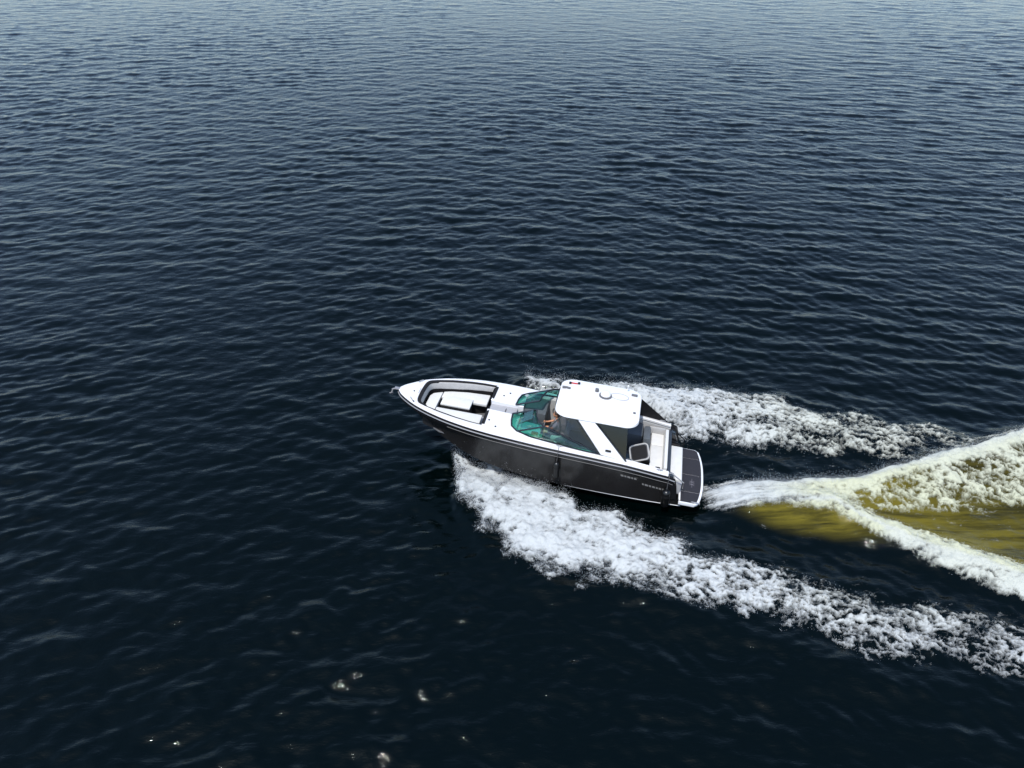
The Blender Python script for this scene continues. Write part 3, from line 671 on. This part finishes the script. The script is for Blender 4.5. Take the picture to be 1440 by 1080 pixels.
# dark decking panels with pale seams between them
cuts = [(-1.58, -1.02), (-1.0, -.02), (0.0, .98), (1.0, 1.58)]
for a, b in cuts:
    ys_ = np.linspace(a, b, 8); pl = [(.055+.20*abs(t/1.62)**2.6+(.08 if abs(t) > 1.5 else 0), t) for t in ys_] + [(.80, b), (.80, a)]
    v, f = prism([(p, q_, .441) for p, q_ in pl], (0, 0, .012)); obj('deck_panel', v, f, 'decking', pf, False)
v, f = merge(*[rbox((.40, .48+s_*.07, .457), (.012, .20, .004), 0, Matrix.Rotation(R(a), 3, 'Z')) for s_, a in ((-1, 62), (-1, -62), (1, 62), (1, -62))], rbox((.40, .48, .457), (.012, .5, .004), 0))
obj('deck_emblem', v, f, 'foam_print', pf, False)
v, f = tube([(.12, 1.58, .44), (.12, 1.58, .50), (.42, 1.58, .50), (.42, 1.58, .44)], .018, 6); obj('platform_cleat', v, f, 'steel', pf)
v, f = tube([(a-.01, b, .40) for a, b in ol], .020, 6); obj('platform_rail', v, f, 'gelcoat', pf)
# stern drive below the platform
v, f = merge(rbox((.45, 0, -.10), (.5, .34, .6), .06), rbox((.30, 0, -.45), (.36, .12, .5), .04)); obj('stern_drive', v, f, 'black_matt', boat)

# ---- hardtop
ht = bpy.data.objects.new('hardtop', None); COL.objects.link(ht); ht.parent = boat
def roof_ring(scale, z):
    o = []
    for a, b in rrect(4.24, 0, 3.0, 2.44, .50, 10):
        o.append((4.24+(a-4.24)*(1-(1-scale)*.8), b*scale, z))
    return o
def rz(x, y): return 2.93+.10*(1-(y/1.25)**2)+.05*(1-((x-4.24)/1.55)**2)
rings = [[(a, b, 2.84) for a, b, _ in roof_ring(.90, 0)], [(a, b, 2.855) for a, b, _ in roof_ring(.97, 0)], [(a, b, 2.90) for a, b, _ in roof_ring(1.0, 0)], [(a, b, rz(a, b)-.01) for a, b, _ in roof_ring(.985, 0)]]
for s_ in (.94, .8, .6, .4, .2, .02): rings.append([(a, b, rz(a, b)) for a, b in [(4.24+(p-4.24)*s_, q_*s_) for p, q_ in rrect(4.24, 0, 3.0, 2.44, .50, 10)]])
v, f = loft(rings, True, True); obj('roof', v, f, 'gelcoat', ht, auto=50)
for sg in (1, -1):
    # raked pillar: roof edge down and aft to the side deck
    T1, T2, B2, B1 = (4.92, 1.16, 2.93), (4.30, 1.18, 2.93), (2.98, 1.56, 1.70), (3.86, 1.55, 1.80)
    ins = -.10
    poly = [(a, sg*b, c) for a, b, c in (T1, T2, B2, B1)]
    v, f = prism(poly, (0, sg*ins, -.03), .02); pl = obj('pillar', v, f, 'gelcoat', ht)
    v, f = tube([(T1[0]+.03, sg*(T1[1]-.02), T1[2]-.02), (B1[0]+.03, sg*(B1[1]-.03), B1[2])], .032, 6); obj('pillar_trim', v, f, 'black_gloss', ht)
    v, f = tube([(T2[0]-.03, sg*(T2[1]-.02), T2[2]-.04), (B2[0]-.03, sg*(B2[1]-.03), B2[2])], .032, 6); obj('pillar_trim', v, f, 'black_gloss', ht)
    v, f = rbox((3.63, sg*1.50, 1.99), (.20, .04, .07), .015, Matrix.Rotation(sg*R(17), 3, 'X')); obj('pillar_emblem', v, f, 'black_matt', ht)
    # forward side window between roof edge, pillar and windshield rail
    C1 = (5.42, sg*1.12, 2.88)
    W1 = (5.85, sg*1.28, 2.34); WB = (3.86, sg*1.50, 1.83)
    v, f = prism([C1, W1, (5.05, sg*1.39, 2.15), WB, (4.90, sg*1.13, 2.89)], (0, -sg*.006, 0)); obj('side_window', v, f, 'smoke_glass', ht, False)
    v, f = tube([C1, W1], .026, 6); obj('front_post', v, f, 'black_gloss', ht)
    v, f = tube([(5.44, sg*1.14, 2.88), (5.2, sg*1.17, 2.885), (4.90, sg*1.17, 2.885)], .028, 6); obj('window_trim', v, f, 'black_gloss', ht)
    # dark glass aft of the pillar
    v, f = prism([(4.28, sg*1.13, 2.86), (3.0, sg*1.15, 2.86), (2.72, sg*1.30, 2.3), (2.96, sg*1.50, 1.72)][::1] if False else [(4.28, sg*1.13, 2.86), (3.10, sg*1.15, 2.86), (2.96, sg*1.52, 1.72)], (0, -sg*.006, 0)); obj('aft_window', v, f, 'dark_glass', ht, False)
    v, f = tube([(4.25, sg*1.14, 2.85), (3.05, sg*1.16, 2.85)], .026, 6); obj('window_trim', v, f, 'black_gloss', ht)
# windscreen between the windshield top and the roof: dark header
v, f = tube([(5.42, 1.12, 2.88), (5.72, .6, 2.90), (5.76, 0, 2.90), (5.72, -.6, 2.90), (5.42, -1.12, 2.88)], .03, 6); obj('header_trim', v, f, 'black_gloss', ht)
# starboard weather screen aft of the hardtop
v, f = prism([(2.95, -1.20, 2.80), (2.80, -1.56, 1.66), (1.42, -1.58, 1.50), (1.60, -1.53, 1.62)], (0, .02, 0)); obj('weather_screen', v, f, 'black_matt', boat, False)
v, f = tube([(3.6, -1.34, 1.74), (2.4, -1.36, 1.62), (1.45, -1.36, 1.50)], .03, 6); obj('side_rail', v, f, 'vinyl_grey', boat)
# roof fittings
def fit(name, vf, m): v, f = merge(*vf); return obj(name, v, f, m, ht)
zr = lambda x, y: rz(x, y)
fit('navigation_light', [rbox((5.42, -.80, zr(5.42, -.80)+.03), (.09, .09, .07), .015)], 'black_matt')
fit('navigation_light', [rbox((5.10, -.86, zr(5.1, -.86)+.03), (.09, .09, .07), .015)], 'black_matt')
fit('light_bar', [rbox((5.26, -.83, zr(5.26, -.83)+.02), (.24, .05, .035), .01)], 'red_lens')
fit('horn', [tube([(5.66, -.42, zr(5.6, -.4)+.02), (5.45, -.42, zr(5.5, -.4)+.05)], .03, 8, True, [.055, .03]), rbox((5.42, -.42, zr(5.42, -.42)+.02), (.12, .08, .05), .01)], 'floor_mat')
fit('antenna_dome', [sph((4.06, -.30, zr(4.06, -.3)+.05), .19, (1, 1, .8), 18, 10, -.3), tube([(4.06, -.3, zr(4.06, -.3)-.02), (4.06, -.3, zr(4.06, -.3)+.06)], .15, 14)], 'gelcoat')
fit('dome_base', [tube([(4.06, -.28, zr(4.06, -.28)-.01), (4.06, -.28, zr(4.06, -.28)+.035)], .235, 18)], 'floor_mat')
fit('searchlight', [rbox((4.40, -.52, zr(4.4, -.5)+.05), (.13, .12, .12), .03), tube([(4.4, -.52, zr(4.4, -.52)-.01), (4.4, -.52, zr(4.4, -.52)+.02)], .07, 10)], 'floor_mat')
fit('anchor_light', [tube([(3.30, -.95, zr(3.3, -.95)-.01), (3.30, -.95, zr(3.3, -.95)+.22)], .018, 6), sph((3.30, -.95, zr(3.3, -.95)+.24), .04, (1, 1, 1), 10, 6)], 'gelcoat')
fit('speaker_pod', [rbox((3.02, -.72, zr(3.0, -.72)+.02), (.22, .12, .05), .015)], 'floor_mat')
fit('roof_cleat', [rbox((2.95, .42, zr(2.95, .42)+.012), (.09, .08, .03), .008)], 'floor_mat')
rf = [(3.55+.33*math.cos(a), -.42+.22*math.sin(a)) for a in np.linspace(0, 2*math.pi, 29)]
v, f = tube([(a, b, zr(a, b)+.004) for a, b in rf], .012, 5); obj('roof_hatch_seal', v, f, 'gelcoat_grey', ht)

# ================================================================== fenders hanging on the port side
def fender(x, top, r, ln, label):
    e = bpy.data.objects.new('boat_fender', None); COL.objects.link(e); e.location = b2w((x, 0, 0)); e.rotation_euler = (0, 0, YAW)
    inv_ = e.matrix_basis.inverted()
    def L(p): return inv_ @ b2w(p)
    a = L((x, fb(x)-.10, fs(x)+.06)); b = L((x, fb(x)+.05, fs(x)-.02)); t = L((x, fb(x)+r+.02, fs(x)-top))
    prof = [(0, .02), (.02, .03), (.04, .03), (.06, .6), (.11, .93), (.18, 1), (ln-.18, 1), (ln-.11, .93), (ln-.06, .6), (ln-.04, .3), (ln, .25), (ln+.005, .02)]
    v, f = tube([(t.x, t.y, t.z-d) for d, k in prof], r, 16, True, [r*k for d, k in prof]); bd = obj('fender_body', v, f, 'rubber', e, auto=60)
    v, f = tube([(t.x, t.y, t.z-ln*.30), (t.x, t.y, t.z-ln*.36)], r*1.02, 16); obj('fender_ring', v, f, 'black_matt', bd)
    v, f = tube([a, b, t], .014, 6); obj('fender_rope', v, f, 'rope', e)
    tag(e, label, 'fender', 'black fenders hung along the port side'); return e
fender(5.35, .40, .11, .82, 'slim black fender hanging amidships below the windshield')
fender(1.38, .44, .15, .86, 'stout black fender hanging at the stern corner beside the swim platform')

# ================================================================== person in the companion seat
def person():
    e = bpy.data.objects.new('person', None); COL.objects.link(e)
    e.matrix_world = Matrix.Translation(b2w((5.62, .36, 1.58))) @ RB.to_4x4()
    J = {'pel': (0, 0, 0), 'wst': (-.02, 0, .18), 'chs': (0, 0, .40), 'nck': (.03, 0, .56), 'hd0': (.05, 0, .64),
         'ls': (0, .19, .48), 'le': (.16, .27, .27), 'lw': (.36, .20, .24), 'lh': (.44, .17, .25),
         'rs': (0, -.19, .48), 're': (.16, -.27, .27), 'rw': (.36, -.18, .24), 'rh': (.44, -.15, .25),
         'lt': (.0, .10, -.02), 'lk': (.42, .14, .02), 'la': (.46, .14, -.40), 'lf': (.60, .15, -.46),
         'rt': (.0, -.10, -.02), 'rk': (.42, -.14, .02), 'ra': (.46, -.14, -.40), 'rf': (.60, -.15, -.46)}
    RR = {'pel': .15, 'wst': .135, 'chs': .155, 'nck': .058, 'hd0': .062, 'ls': .075, 'le': .048, 'lw': .033, 'lh': .038, 'rs': .075, 're': .048, 'rw': .033, 'rh': .038,
          'lt': .10, 'lk': .068, 'la': .045, 'lf': .04, 'rt': .10, 'rk': .068, 'ra': .045, 'rf': .04}
    E_ = [('pel', 'wst'), ('wst', 'chs'), ('chs', 'nck'), ('nck', 'hd0'), ('chs', 'ls'), ('ls', 'le'), ('le', 'lw'), ('lw', 'lh'), ('chs', 'rs'), ('rs', 're'), ('re', 'rw'), ('rw', 'rh'),
          ('pel', 'lt'), ('lt', 'lk'), ('lk', 'la'), ('la', 'lf'), ('pel', 'rt'), ('rt', 'rk'), ('rk', 'ra'), ('ra', 'rf')]
    def skin(name, keys, edges, m, grow=0.0, ov=None):
        ov = ov or {}; ks = list(keys); me = bpy.data.meshes.new(name)
        me.from_pydata([ov.get(k, J[k]) for k in ks], [(ks.index(a), ks.index(b)) for a, b in edges], [])
        o = bpy.data.objects.new(name, me); COL.objects.link(o); o.parent = e
        md = o.modifiers.new('skin', 'SKIN'); md.use_smooth_shade = True
        for k, sv in zip(ks, me.skin_vertices[0].data): sv.radius = (RR[k]+grow,)*2; sv.use_root = (k == ks[0])
        o.modifiers.new('sub', 'SUBSURF').levels = 2; o.modifiers['sub'].render_levels = 2
        me.materials.append(M[m]); return o
    bd = skin('body', J.keys(), E_, 'skin')
    mid = lambda a, b, t: tuple(J[a][i]+(J[b][i]-J[a][i])*t for i in range(3))
    skin('shirt', ['pel', 'wst', 'chs', 'nck', 'ls', 'le', 'rs', 're'], [('pel', 'wst'), ('wst', 'chs'), ('chs', 'nck'), ('chs', 'ls'), ('ls', 'le'), ('chs', 'rs'), ('rs', 're')], 'shirt', .018,
         {'nck': (.02, 0, .50), 'le': mid('ls', 'le', .75), 're': mid('rs', 're', .75), 'pel': (0, 0, .03)})
    skin('shorts', ['pel', 'lt', 'lk', 'rt', 'rk'], [('pel', 'lt'), ('lt', 'lk'), ('pel', 'rt'), ('rt', 'rk')], 'shorts', .02, {'lk': mid('lt', 'lk', .85), 'rk': mid('rt', 'rk', .85)})
    # head with face
    hv = merge(sph((.07, 0, .76), .115, (.92, .76, 1.10), 18, 14), sph((.175, 0, .745), .020, (1, .8, 1.3), 8, 6), sph((.06, .088, .755), .026, (.7, .35, 1.2), 8, 6), sph((.06, -.088, .755), .026, (.7, .35, 1.2), 8, 6), sph((.155, 0, .69), .026, (.7, 1.1, .6), 8, 6))
    hd = obj('head', *hv, 'skin', e)
    obj('eye', *sph((.162, .034, .772), .011, (.6, 1, .8), 8, 6), 'black_gloss', hd); obj('eye', *sph((.162, -.034, .772), .011, (.6, 1, .8), 8, 6), 'black_gloss', hd)
    obj('mouth', *sph((.168, 0, .700), .018, (.3, 1.2, .3), 8, 6), 'towel_orange', hd)
    obj('hair', *merge(sph((.045, 0, .79), .122, (.95, .82, .98), 18, 12, -.25), sph((-.02, 0, .73), .09, (.7, .95, 1.1), 12, 10)), 'hair', hd)
    # fingers closed round the grab rail on the dash
    for sg in (1, -1):
        b0 = Vector(J['lh' if sg > 0 else 'rh']); vf = []
        for i, ln in enumerate((.055, .065, .062, .05)):
            y0 = (i-1.5)*.019; p0 = b0+Vector((.02, y0, .012)); vf.append(tube([p0, p0+Vector((ln*.6, 0, .006)), p0+Vector((ln*.85, 0, -.018)), p0+Vector((ln*.6, 0, -.04))], .0085, 6))
        p0 = b0+Vector((0, -sg*.03, 0)); vf.append(tube([p0, p0+Vector((.03, -sg*.018, -.008)), p0+Vector((.055, -sg*.006, -.022))], .0095, 6))
        obj('fingers', *merge(*vf), 'skin', bd)
    tag(e, 'person in a grey shirt and navy shorts seated behind the windshield', 'person'); return e
person()
# grab rail that the hands hold
v, f = tube([(6.20, .16, 1.70), (6.08, .18, 1.81), (6.08, .54, 1.81), (6.20, .56, 1.70)], .014, 6); obj('dash_rail', v, f, 'steel', boat)
# bright bundle on the port side of the dash
bn = bpy.data.objects.new('beach_towel', None); COL.objects.link(bn); bn.matrix_world = Matrix.Translation(b2w((6.30, 1.12, 1.75))) @ RB.to_4x4()
obj('towel_fold', *rbox((0, 0, .06), (.32, .20, .10), .04), 'towel', bn); obj('towel_fold', *rbox((.02, .01, .14), (.24, .17, .06), .028), 'towel_orange', bn); obj('towel_fold', *rbox((-.20, 0, .05), (.12, .18, .09), .035), 'towel_green', bn)
tag(bn, 'folded pale and orange towel behind the green side glass', 'towel')
